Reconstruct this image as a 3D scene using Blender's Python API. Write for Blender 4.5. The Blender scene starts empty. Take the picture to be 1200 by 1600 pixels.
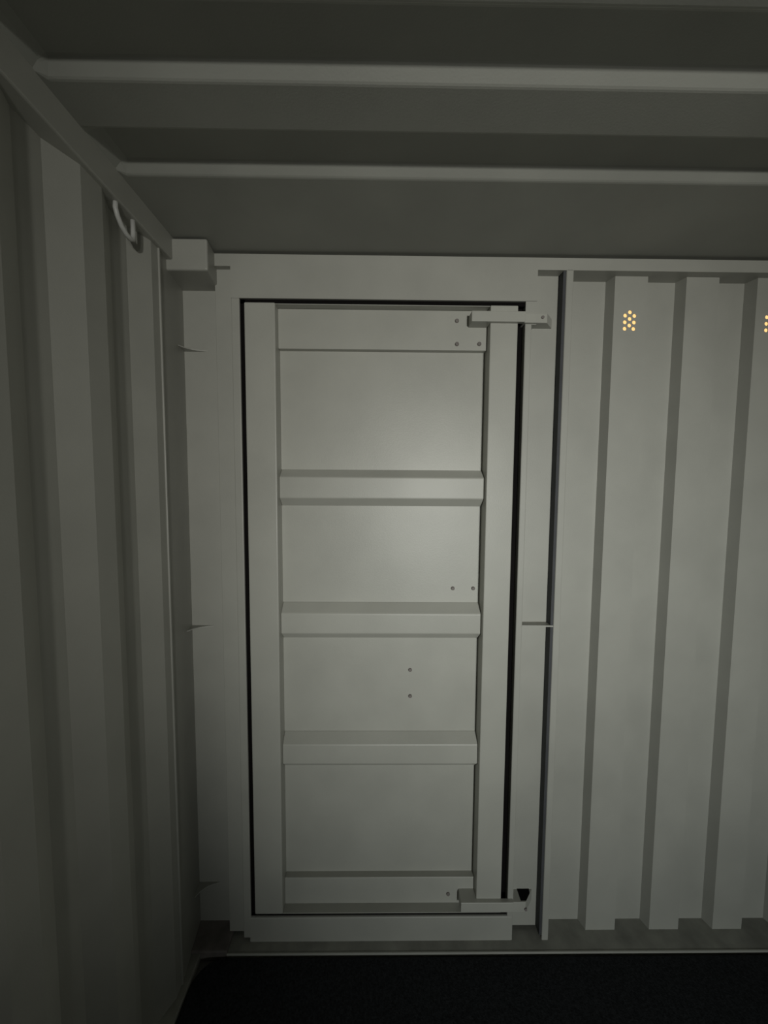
import bpy, bmesh, math
from mathutils import Matrix, Vector

# ---------------------------------------------------------------- camera, world, lights, exposure
S = bpy.context.scene
COL = S.collection
H = 1.68                                    # eye height above the floor, metres
pitch, yaw, roll = 0.06557952, 0.0102455, 0.00635317
cp, sp, cy, sy = math.cos(pitch), math.sin(pitch), math.cos(yaw), math.sin(yaw)
fwd = Vector((sy*cp, cy*cp, -sp)); right = Vector((cy, -sy, 0)); up = right.cross(fwd)
r2 = math.cos(roll)*right + math.sin(roll)*up
u2 = -math.sin(roll)*right + math.cos(roll)*up
cam_d = bpy.data.cameras.new('camera'); cam = bpy.data.objects.new('camera', cam_d)
COL.objects.link(cam)
cam_d.sensor_fit = 'VERTICAL'; cam_d.sensor_height = 24.0; cam_d.lens = 570/1600*24.0
cam_d.clip_start = 0.01
m3 = Matrix((r2, u2, -fwd)).transposed()
cam.matrix_world = Matrix.Translation((0, 0, H)) @ m3.to_4x4()
S.camera = cam

W = bpy.data.worlds.new('dusk'); S.world = W; W.use_nodes = True
bg = W.node_tree.nodes['Background']
bg.inputs['Color'].default_value = (1.0, 0.60, 0.23, 1); bg.inputs['Strength'].default_value = 1.3

def lamp(name, kind, loc, target, energy, color, **kw):
    d = bpy.data.lights.new(name, kind); o = bpy.data.objects.new(name, d); COL.objects.link(o)
    d.energy = energy; d.color = color
    for k, v in kw.items(): setattr(d, k, v)
    o.location = loc
    o.rotation_euler = (Vector(target)-Vector(loc)).to_track_quat('-Z', 'Y').to_euler()
    return o
# unseen spots added behind the viewer to light the end wall, plus a low fill
lamp('spot_wide', 'SPOT', (0.82, -4.1, H+0.03), (0.50, 1.25, H+0.24), 290, (1.0, 0.995, 0.915),
     spot_size=math.radians(43), spot_blend=1.0, shadow_soft_size=0.10)
lamp('spot_core', 'SPOT', (0.92, -3.0, H+0.03), (0.20, 1.25, H+0.10), 98, (1.0, 0.99, 0.93),
     spot_size=math.radians(35), spot_blend=1.0, shadow_soft_size=0.10)
lamp('low_fill', 'SPOT', (0.70, -3.2, H-0.75), (0.82, 1.25, H-0.95), 180, (0.94, 1.0, 0.97),
     spot_size=math.radians(45), spot_blend=1.0, shadow_soft_size=0.15)

S.view_settings.view_transform = 'Standard'; S.view_settings.look = 'None'
S.view_settings.gamma = 1; S.view_settings.use_curve_mapping = False
S.view_settings.exposure = 0.0

# ---------------------------------------------------------------- materials
def paint(name, c, rough=0.42, bump=0.12, var=0.05, scale=6, spec=0.5):
    m = bpy.data.materials.new(name); m.use_nodes = True
    n, l = m.node_tree.nodes, m.node_tree.links
    b = n['Principled BSDF']
    tc = n.new('ShaderNodeTexCoord')
    no = n.new('ShaderNodeTexNoise'); no.inputs['Scale'].default_value = scale; no.inputs['Detail'].default_value = 5
    l.new(tc.outputs['Object'], no.inputs['Vector'])
    cr = n.new('ShaderNodeValToRGB')
    cr.color_ramp.elements[0].position = 0.3; cr.color_ramp.elements[1].position = 0.7
    cr.color_ramp.elements[0].color = (*[x*(1-var) for x in c], 1)
    cr.color_ramp.elements[1].color = (*[min(1, x*(1+var)) for x in c], 1)
    l.new(no.outputs['Fac'], cr.inputs['Fac']); l.new(cr.outputs['Color'], b.inputs['Base Color'])
    n2 = n.new('ShaderNodeTexNoise'); n2.inputs['Scale'].default_value = 260; n2.inputs['Detail'].default_value = 3
    l.new(tc.outputs['Object'], n2.inputs['Vector'])
    bp = n.new('ShaderNodeBump'); bp.inputs['Strength'].default_value = bump; bp.inputs['Distance'].default_value = 0.002
    l.new(n2.outputs['Fac'], bp.inputs['Height']); l.new(bp.outputs['Normal'], b.inputs['Normal'])
    b.inputs['Roughness'].default_value = rough
    b.inputs['Specular IOR Level'].default_value = spec
    return m
WALL = paint('grey_white_paint', (0.40, 0.40, 0.365))
DOOR = paint('door_paint', (0.435, 0.435, 0.395), rough=0.42)
ROOF = paint('roof_paint', (0.33, 0.335, 0.305), rough=0.55, var=0.08, scale=4)
SILL = paint('worn_sill_paint', (0.29, 0.29, 0.26), rough=0.6, var=0.22, scale=14)
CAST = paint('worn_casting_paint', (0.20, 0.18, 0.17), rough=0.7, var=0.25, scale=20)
RUBR = paint('black_rubber', (0.006, 0.005, 0.005), rough=0.8, var=0.2, spec=0.1)
SHADE = paint('shade_grey', (0.055, 0.058, 0.064), rough=0.7, var=0.15, scale=12)  # dark grey that stands for shade beside the flange
SLAB = paint('dark_floor', (0.17, 0.165, 0.155), rough=0.8, var=0.3)
RUG = paint('black_mat', (0.024, 0.026, 0.029), rough=0.95, bump=1.0, var=0.45, scale=160, spec=0.1)
RING = paint('galvanised_steel', (0.62, 0.62, 0.60), rough=0.35, var=0.08)

# ---------------------------------------------------------------- mesh helpers (z is given relative to eye height)
def box(bm, x0, x1, y0, y1, z0, z1):
    v = [bm.verts.new((x, y, z+H)) for x in (x0, x1) for y in (y0, y1) for z in (z0, z1)]
    for f in ((0, 1, 3, 2), (4, 6, 7, 5), (0, 4, 5, 1), (2, 3, 7, 6), (0, 2, 6, 4), (1, 5, 7, 3)):
        bm.faces.new([v[i] for i in f])
def strip(bm, pts, a, b, mk):
    """extrude an open profile between the parameters a and b"""
    A = [bm.verts.new(mk(p, a)) for p in pts]; B = [bm.verts.new(mk(p, b)) for p in pts]
    for i in range(len(pts)-1): bm.faces.new((A[i], A[i+1], B[i+1], B[i]))
    return A, B
def prism(bm, pts, a, b, mk):
    A, B = strip(bm, pts+[pts[0]], a, b, mk)
    bm.faces.new(A[:-1]); bm.faces.new(B[:-1])
    bmesh.ops.remove_doubles(bm, verts=bm.verts, dist=1e-6)
XY = lambda p, z: (p[0], p[1], z+H)          # plan outline extruded in z
YZ = lambda p, x: (x, p[0], p[1]+H)          # side outline extruded in x
def obj(name, bm, m, parent=None, bevel=0.0, seg=2, smooth=False, kind=None, label=None, category=None):
    bmesh.ops.recalc_face_normals(bm, faces=bm.faces)
    me = bpy.data.meshes.new(name); bm.to_mesh(me); bm.free(); me.materials.append(m)
    o = bpy.data.objects.new(name, me); COL.objects.link(o)
    if parent: o.parent = parent
    if bevel:
        b = o.modifiers.new('bevel', 'BEVEL'); b.width = bevel; b.segments = seg; b.limit_method = 'ANGLE'
        b.angle_limit = math.radians(30); b.harden_normals = False
    if smooth:
        for p in me.polygons: p.use_smooth = True
    if kind: o['kind'] = kind
    if label: o['label'] = label
    if category: o['category'] = category
    return o
def boxes(name, bl, m, parent=None, **k):
    bm = bmesh.new()
    for b in bl: box(bm, *b)
    return obj(name, bm, m, parent, **k)

XR = 1.68                                    # right side wall, inner flats
YB = -4.60                                   # far end behind the viewer
F = 1.23                                     # front plane of door frame and header
ZC = 0.757                                   # roof, low flats
ZS = -1.655                                  # top of the sill

# ---------------------------------------------------------------- floor and ceiling
boxes('floor', [(-0.80, XR+0.15, YB-0.1, 1.40, -H-0.05, -H)], SLAB, kind='structure',
      label='dark container floor under the black mat', category='floor')

bm = bmesh.new()
prof = [(1.36, ZC), (0.947, ZC)]
y = 0.947
while y > YB-0.05:
    prof += [(y-0.020, ZC+0.020), (y-0.102, ZC+0.020), (y-0.117, ZC), (y-0.209, ZC)]
    y -= 0.209
xs = [(-0.80, 0), (-0.640, 0.0), (-0.622, 0.7), (-0.606, 1), (XR-0.07, 1), (XR-0.03, 0), (XR+0.12, 0)]
rows = [[bm.verts.new((x, p[0], ZC+(p[1]-ZC)*a+H)) for p in prof] for x, a in xs]
for r in range(len(rows)-1):
    for i in range(len(prof)-1): bm.faces.new((rows[r][i], rows[r][i+1], rows[r+1][i+1], rows[r+1][i]))
obj('ceiling', bm, ROOF, kind='structure', bevel=0.004, label='grey painted steel roof with ribs running across the container', category='ceiling')

# ---------------------------------------------------------------- side walls
def side_profile(sign, x0):
    pts = []
    yy = 1.020 - 0.242*23 - 0.061
    pts.append((x0+sign*0.029, yy-0.2))
    for k in range(24):
        b = 1.020 - 0.242*(23-k)
        pts += [(x0+sign*0.029, b), (x0, b+0.060)]
        if k < 23: pts += [(x0, b+0.121), (x0+sign*0.029, b+0.181)]
    return pts
bm = bmesh.new()
pl = side_profile(-1, -0.650) + [(-0.650, 1.117), (-0.6715, 1.285), (-0.6715, 1.34)]
strip(bm, pl, -H-0.01, ZC+0.02, XY)
wl = obj('wall_left', bm, WALL, bevel=0.006, kind='structure', label='left corrugated steel side wall of the container', category='wall')
boxes('seam', [(-0.655, -0.6455, 1.111, 1.118, -H, 0.70)], WALL, wl, bevel=0.002)
boxes('top_rail', [(-0.80, -0.637, YB-0.05, 1.20, 0.690, ZC+0.006)], WALL, wl, bevel=0.004)

boxes('bottom_rail', [(-0.80, -0.628, YB, 1.20, -H, -H+0.030)], SILL, wl, bevel=0.003)
bm = bmesh.new()
strip(bm, side_profile(1, XR) + [(XR, 1.117), (XR+0.02, 1.285), (XR+0.02, 1.34)], -H-0.01, ZC+0.02, XY)
wr = obj('wall_right', bm, WALL, bevel=0.006, kind='structure', label='right corrugated steel side wall of the container', category='wall')
boxes('top_rail', [(XR-0.013, XR+0.15, YB-0.05, 1.20, 0.690, ZC+0.006)], WALL, wr, bevel=0.004)

# far end behind the viewer: two closed cargo doors
wb = boxes('wall_back', [(-0.80, 0.512, YB-0.05, YB, -H-0.02, ZC+0.04), (0.518, XR+0.15, YB-0.05, YB, -H-0.02, ZC+0.04),
      (0.49, 0.54, YB-0.07, YB-0.05, -H-0.02, ZC+0.04)], WALL, kind='structure', label='closed double cargo doors at the far end', category='wall')

# ---------------------------------------------------------------- end wall with its corrugations and vents
bm = bmesh.new()
YN, YD = 1.260, 1.295
pts = [(0.600, YD), (0.770, YD)]
near = []
x = 0.781
while x < XR+0.05:
    near.append((x, x+0.1105))
    pts += [(x, YN), (x+0.1105, YN), (x+0.1215, YD), (x+0.230, YD)]
    x += 0.241
ZB, ZT = -1.70, 0.74
vents = (0, 2)
VZ0, VZ1 = 0.50, 0.63
for i in range(len(pts)-1):
    a, b = pts[i], pts[i+1]
    k = [j for j, nf in enumerate(near) if abs(a[0]-nf[0]) < 1e-6 and a[1] == YN]
    if k and k[0] in vents:
        zs = [(ZB, VZ0), (VZ1, ZT)]
    else: zs = [(ZB, ZT)]
    for z0, z1 in zs:
        q = [bm.verts.new((a[0], a[1], z0+H)), bm.verts.new((b[0], b[1], z0+H)), bm.verts.new((b[0], b[1], z1+H)), bm.verts.new((a[0], a[1], z1+H))]
        bm.faces.new(q)
wf = obj('wall_front', bm, WALL, kind='structure', label='corrugated steel end wall with a steel door in its left half', category='wall')
HOLES = [(0, 0.0295), (-0.0155, 0.0185), (0.0155, 0.0178), (0, 0.008), (-0.0158, -0.003), (0.0152, -0.0035), (0, -0.0135), (-0.0155, -0.0243), (0.0142, -0.0248)]
for k in vents:
    x0, x1 = near[k]; cx, cz = (x0+x1)/2, 0.5657
    bm = bmesh.new(); ed = []
    def loop(pts2):
        vs = [bm.verts.new((px, YN, pz+H)) for px, pz in pts2]
        for i in range(len(vs)): ed.append(bm.edges.new((vs[i], vs[(i+1) % len(vs)])))
        return vs
    loop([(x0, VZ0), (x1, VZ0), (x1, VZ1), (x0, VZ1)])
    rims = []
    for hx, hz in HOLES:
        rims.append(loop([(cx+hx+0.0064*math.cos(t*math.pi/8), cz+hz+0.0064*math.sin(t*math.pi/8)) for t in range(16)]))
    bmesh.ops.triangle_fill(bm, use_beauty=True, use_dissolve=False, edges=ed)
    for vs in rims:                                  # short steel walls give each hole its depth
        B = [bm.verts.new((v.co.x, YN+0.002, v.co.z)) for v in vs]
        for i in range(16): bm.faces.new((vs[i], vs[(i+1) % 16], B[(i+1) % 16], B[i]))
    o = obj('air_vent', bm, WALL, wf, label='cluster of nine small round holes glowing orange from outside')

# header across the whole end wall, sill, frame of the doorway
boxes('header', [(-0.70, XR+0.10, F, 1.36, 0.711, 0.749), (-0.70, XR+0.10, 1.250, 1.36, 0.74, ZC+0.01)], WALL, wf)
boxes('sill', [(-0.80, XR+0.12, 1.197, 1.38, -H-0.02, ZS)], SILL, wf, bevel=0.002)
boxes('sill_lip', [(-0.60, XR, 1.1935, 1.199, -H, ZS+0.0012)], WALL, wf, bevel=0.002)
# door frame
boxes('frame_head', [(-0.4885, 0.5085, F, 1.275, 0.6122, 0.711), (0.472, 0.5085, F, 1.275, 0.538, 0.613)], WALL, wf)
boxes('frame_jamb', [(-0.4885, -0.4615, F, 1.275, -1.640, 0.613)], WALL, wf, bevel=0.003)
boxes('frame_jamb', [(0.4721, 0.4938, F, 1.275, -1.565, 0.540)], WALL, wf, bevel=0.003)
boxes('frame_foot', [(-0.467, 0.4938, F, 1.275, -1.672, -1.5607)], WALL, wf, bevel=0.004)
boxes('side_strip', [(-0.548, -0.487, 1.250, 1.27, -1.640, 0.715)], WALL, wf, bevel=0.002)
NX0, NX1, NZ0, NZ1 = 0.522, 0.562, -1.541, -1.497
boxes('side_strip', [(0.492, 0.606, 1.265, 1.285, NZ1, 0.715), (0.492, NX0, 1.265, 1.285, NZ0, NZ1), (NX1, 0.606, 1.265, 1.285, NZ0, NZ1),
      (0.492, 0.606, 1.265, 1.285, -1.640, NZ0)], WALL, wf)
boxes('door_seal', [(-0.468, -0.446, 1.238, 1.30, -1.562, 0.613), (-0.468, 0.473, 1.238, 1.30, 0.5985, 0.614), (0.447, 0.473, 1.255, 1.30, -1.562, 0.613),
      (-0.468, 0.473, 1.238, 1.30, -1.562, -1.5515), (-0.50, -0.440, 1.285, 1.32, -1.60, 0.65), (0.440, 0.60, 1.286, 1.32, -1.70, 0.65),
      (-0.50, 0.52, 1.30, 1.32, 0.585, 0.66), (-0.50, 0.52, 1.30, 1.32, -1.66, -1.54)], RUBR, wf, label='black rubber seal behind the door gap')
boxes('flange', [(0.6025, 0.6265, F, 1.31, -1.672, 0.715)], WALL, wf, bevel=0.003)
boxes('shade_strip', [(0.5935, 0.603, 1.2335, 1.266, -1.64, 0.711)], SHADE, wf, label='dark strip painted as shade along the channel')  # added dark strip, paints the shade on the flange's left side
# small gusset in the channel right of the door
bm = bmesh.new(); prism(bm, [(0.4945, 1.234), (0.6025, 1.2315), (0.6025, 1.27), (0.4945, 1.27)], -0.4775, -0.4725, XY)
obj('gusset', bm, WALL, wf)

boxes('light_block', [(-0.85, 0.62, 1.335, 1.36, -H-0.05, ZC+0.03), (-0.85, -0.79, -4.7, 1.36, -H-0.05, ZC+0.03), (XR+0.12, XR+0.16, -4.7, 1.40, -H-0.05, ZC+0.03)], RUBR, wf, label='unseen panels added to stop light leaking in behind the walls')  # hidden panels added only to keep the sky's light out
# corner post: face and three thin curved gussets
bm = bmesh.new()
prism(bm, [(-0.69, 1.285), (-0.545, 1.285), (-0.545, 1.34), (-0.69, 1.34)], -H, 0.74, XY)
cpst = obj('corner_post', bm, WALL, wf, bevel=0.002)
for z in (0.462, -0.497, -1.484):
    bm = bmesh.new()
    c = Vector((-0.585, 1.225))
    arc = [(-0.664, 1.232), (-0.655, 1.250), (-0.640, 1.266), (-0.620, 1.276), (-0.594, 1.284)]
    prism(bm, arc+[(-0.594, 1.290), (-0.680, 1.290)], z-0.002, z+0.002, XY)
    obj('corner_gusset', bm, WALL, wf)
# corner castings
bm = bmesh.new()
rr = 0.022; a0 = (-0.531, 1.165)
pts = [(-0.70, 1.165)] + [(a0[0]-rr+rr*math.sin(t*math.pi/12), a0[1]+rr-rr*math.cos(t*math.pi/12)) for t in range(7)] + [(-0.541, 1.30), (-0.70, 1.30)]
prism(bm, [(-0.70, 1.165), (-0.531, 1.165), (-0.546, 1.30), (-0.70, 1.30)], 0.6605, 0.7535, XY)
obj('corner_casting', bm, WALL, wf, bevel=0.006, seg=3)
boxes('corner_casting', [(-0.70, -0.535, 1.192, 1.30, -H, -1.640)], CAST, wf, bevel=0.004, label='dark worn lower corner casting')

# ---------------------------------------------------------------- the steel door
bm = bmesh.new()
door = bpy.data.objects.new('door_1', None); COL.objects.link(door); door.location = (0, 1.26, 0)
door['kind'] = 'structure'; door['label'] = 'light grey steel door with four sunken panels and bar hinges'; door['category'] = 'door'
def dpart(o, par=door):
    o.parent = par; o.matrix_parent_inverse = Matrix.Translation((0, -1.26, 0)); return o
SL, SR = -0.3463, 0.3573
dpart(boxes('stile', [(-0.4468, SL, F, 1.30, -1.548, 0.600)], DOOR, bevel=0.004, seg=3))
dpart(boxes('stile', [(SR, 0.4482, F, 1.30, -1.494, 0.5985)], DOOR, bevel=0.003, seg=3))
dpart(boxes('top_edge', [(SL-0.002, SR, F+0.005, 1.30, 0.5965, 0.5985)], DOOR, bevel=0.0005))
dpart(boxes('bottom_edge', [(SL-0.002, 0.449, F+0.004, 1.30, -1.5505, -1.548)], DOOR, bevel=0.0005))
R0, PN, RN = 1.264, 1.287, 1.254
dpart(boxes('rail', [(SL, SR, R0, 1.30, 0.466, 0.596)], DOOR, bevel=0.002))
dpart(boxes('rail', [(SL, SR, R0, 1.30, -1.548, -1.444)], DOOR, bevel=0.002))
RL = [(0.064, 0.036, -0.036, -0.064), (-0.408, -0.441, -0.512, -0.541), (-0.890, -0.922, -0.993, -1.024)]
for st, ft, fb, sb in RL:
    bm = bmesh.new()
    prism(bm, [(1.30, st), (PN, st), (RN, ft), (RN, fb), (PN, sb), (1.30, sb)], SL, SR, YZ)
    dpart(obj('rail', bm, DOOR, bevel=0.004, seg=3))
edges = [0.466, 0.064, -0.064, -0.408, -0.541, -0.890, -1.024, -1.444]
for i in range(4):
    dpart(boxes('panel', [(SL, SR, PN, 1.30, edges[2*i+1]-0.001, edges[2*i]+0.001)], DOOR))
# bolt heads
def bolt(x, y0, z, r=0.0068, h=0.006):
    bm = bmesh.new()
    ring = []
    for rad, dy in ((r, 0.001), (r, -h*0.5), (r*0.72, -h*0.9)):
        ring.append([bm.verts.new((x+rad*math.cos(t*math.pi/6), y0+dy, z+H+rad*math.sin(t*math.pi/6))) for t in range(12)])
    for a, b in zip(ring, ring[1:]):
        for t in range(12): bm.faces.new((a[t], a[(t+1) % 12], b[(t+1) % 12], b[t]))
    bm.faces.new(ring[-1])
    dpart(obj('bolt', bm, CAST))
for x, z in ((0.254, 0.562), (0.2555, 0.486), (0.331, 0.487)): bolt(x, R0, z)
for x, z in ((0.2618, -0.3576), (0.335, -0.3574), (0.1118, -0.6597), (0.1129, -0.7583)): bolt(x, PN, z)
bolt(0.261, R0, -1.510)
# hinges: a bar over the stile, ending in a bracket on the frame with its pin
def hinge(z0, z1, xl, xr, lower):
    bm = bmesh.new()
    prism(bm, [(xl, 1.216), (xr, 1.216), (xr, 1.232), (SR, 1.232), (SR, R0+0.002), (xl, R0+0.002)], z0, z1, XY)
    h = obj('hinge_bar', bm, DOOR, bevel=0.002)
    dpart(h)
    bm = bmesh.new()
    if lower:
        prism(bm, [(0.484, 1.221), (0.535, 1.221), (0.574, 1.262), (0.574, 1.27), (0.484, 1.27)], -1.534, -1.494, XY)
    else:
        prism(bm, [(0.464, 1.219), (0.540, 1.221), (0.574, 1.262), (0.574, 1.27), (0.464, 1.27)], z0-0.001, z1-0.004, XY)
    b = obj('hinge_bracket', bm, DOOR, bevel=0.0015); b.parent = h
    bm = bmesh.new()
    px, pz = (0.535, -1.520) if lower else (0.5246, 0.5568)
    vs = [[bm.verts.new((px+rad*math.cos(t*math.pi/6), yy, pz+H+rad*math.sin(t*math.pi/6))) for t in range(12)] for rad, yy in ((0.005, 1.23), (0.005, 1.217))]
    for t in range(12): bm.faces.new((vs[0][t], vs[0][(t+1) % 12], vs[1][(t+1) % 12], vs[1][t]))
    bm.faces.new(vs[1])
    p = obj('hinge_pin', bm, CAST); p.parent = h
    if lower:
        bm = bmesh.new()
        prism(bm, [(0.519, 1.226), (0.539, 1.226), (0.561, 1.250), (0.564, 1.2645), (0.519, 1.2645)], -1.4945, -1.4925, XY)
        p = obj('pin_socket', bm, RUBR, label='dark open pin socket'); p.parent = h
hinge(0.541, 0.5745, 0.2926, 0.468, False)
hinge(-1.528, -1.490, 0.299, 0.490, True)

# ---------------------------------------------------------------- lashing ring under the left rail
pth = [(0.942, 0.700), (0.940, 0.676), (0.946, 0.662), (0.958, 0.648), (0.974, 0.639), (0.990, 0.636), (0.999, 0.641), (1.003, 0.656), (1.003, 0.700)]
bm = bmesh.new(); prev = None; rad = 0.0058
for i, (yy, zz) in enumerate(pth):
    a = Vector(pth[max(0, i-1)]); b = Vector(pth[min(len(pth)-1, i+1)]); t = (b-a).normalized(); nrm = Vector((-t.y, t.x))
    ring = []
    for k in range(10):
        an = k*math.pi/5
        ring.append(bm.verts.new((-0.648+rad*math.cos(an), yy+rad*math.sin(an)*nrm.x, zz+H+rad*math.sin(an)*nrm.y)))
    if prev:
        for k in range(10): bm.faces.new((prev[k], prev[(k+1) % 10], ring[(k+1) % 10], ring[k]))
    else: bm.faces.new(ring)
    prev = ring
bm.faces.new(prev)
obj('lashing_ring', bm, RING, smooth=True, label='bright steel lashing ring hanging under the top rail of the left wall', category='ring')

# ---------------------------------------------------------------- black mat fitted to the floor
bm = bmesh.new()
rr = 0.085; xl, yf = -0.626, 1.189
pts = [(XR-0.03, YB+0.05), (XR-0.03, yf)]
for t in range(9):
    an = math.pi/2 + t*math.pi/16
    pts.append((xl+rr+rr*math.cos(an), yf-rr+rr*math.sin(an)))
pts.append((xl, YB+0.05))
prism(bm, pts, -H, -H+0.022, XY)
obj('floor_mat', bm, RUG, bevel=0.006, label='black mat covering the floor, with a rounded corner at the left wall', category='mat')
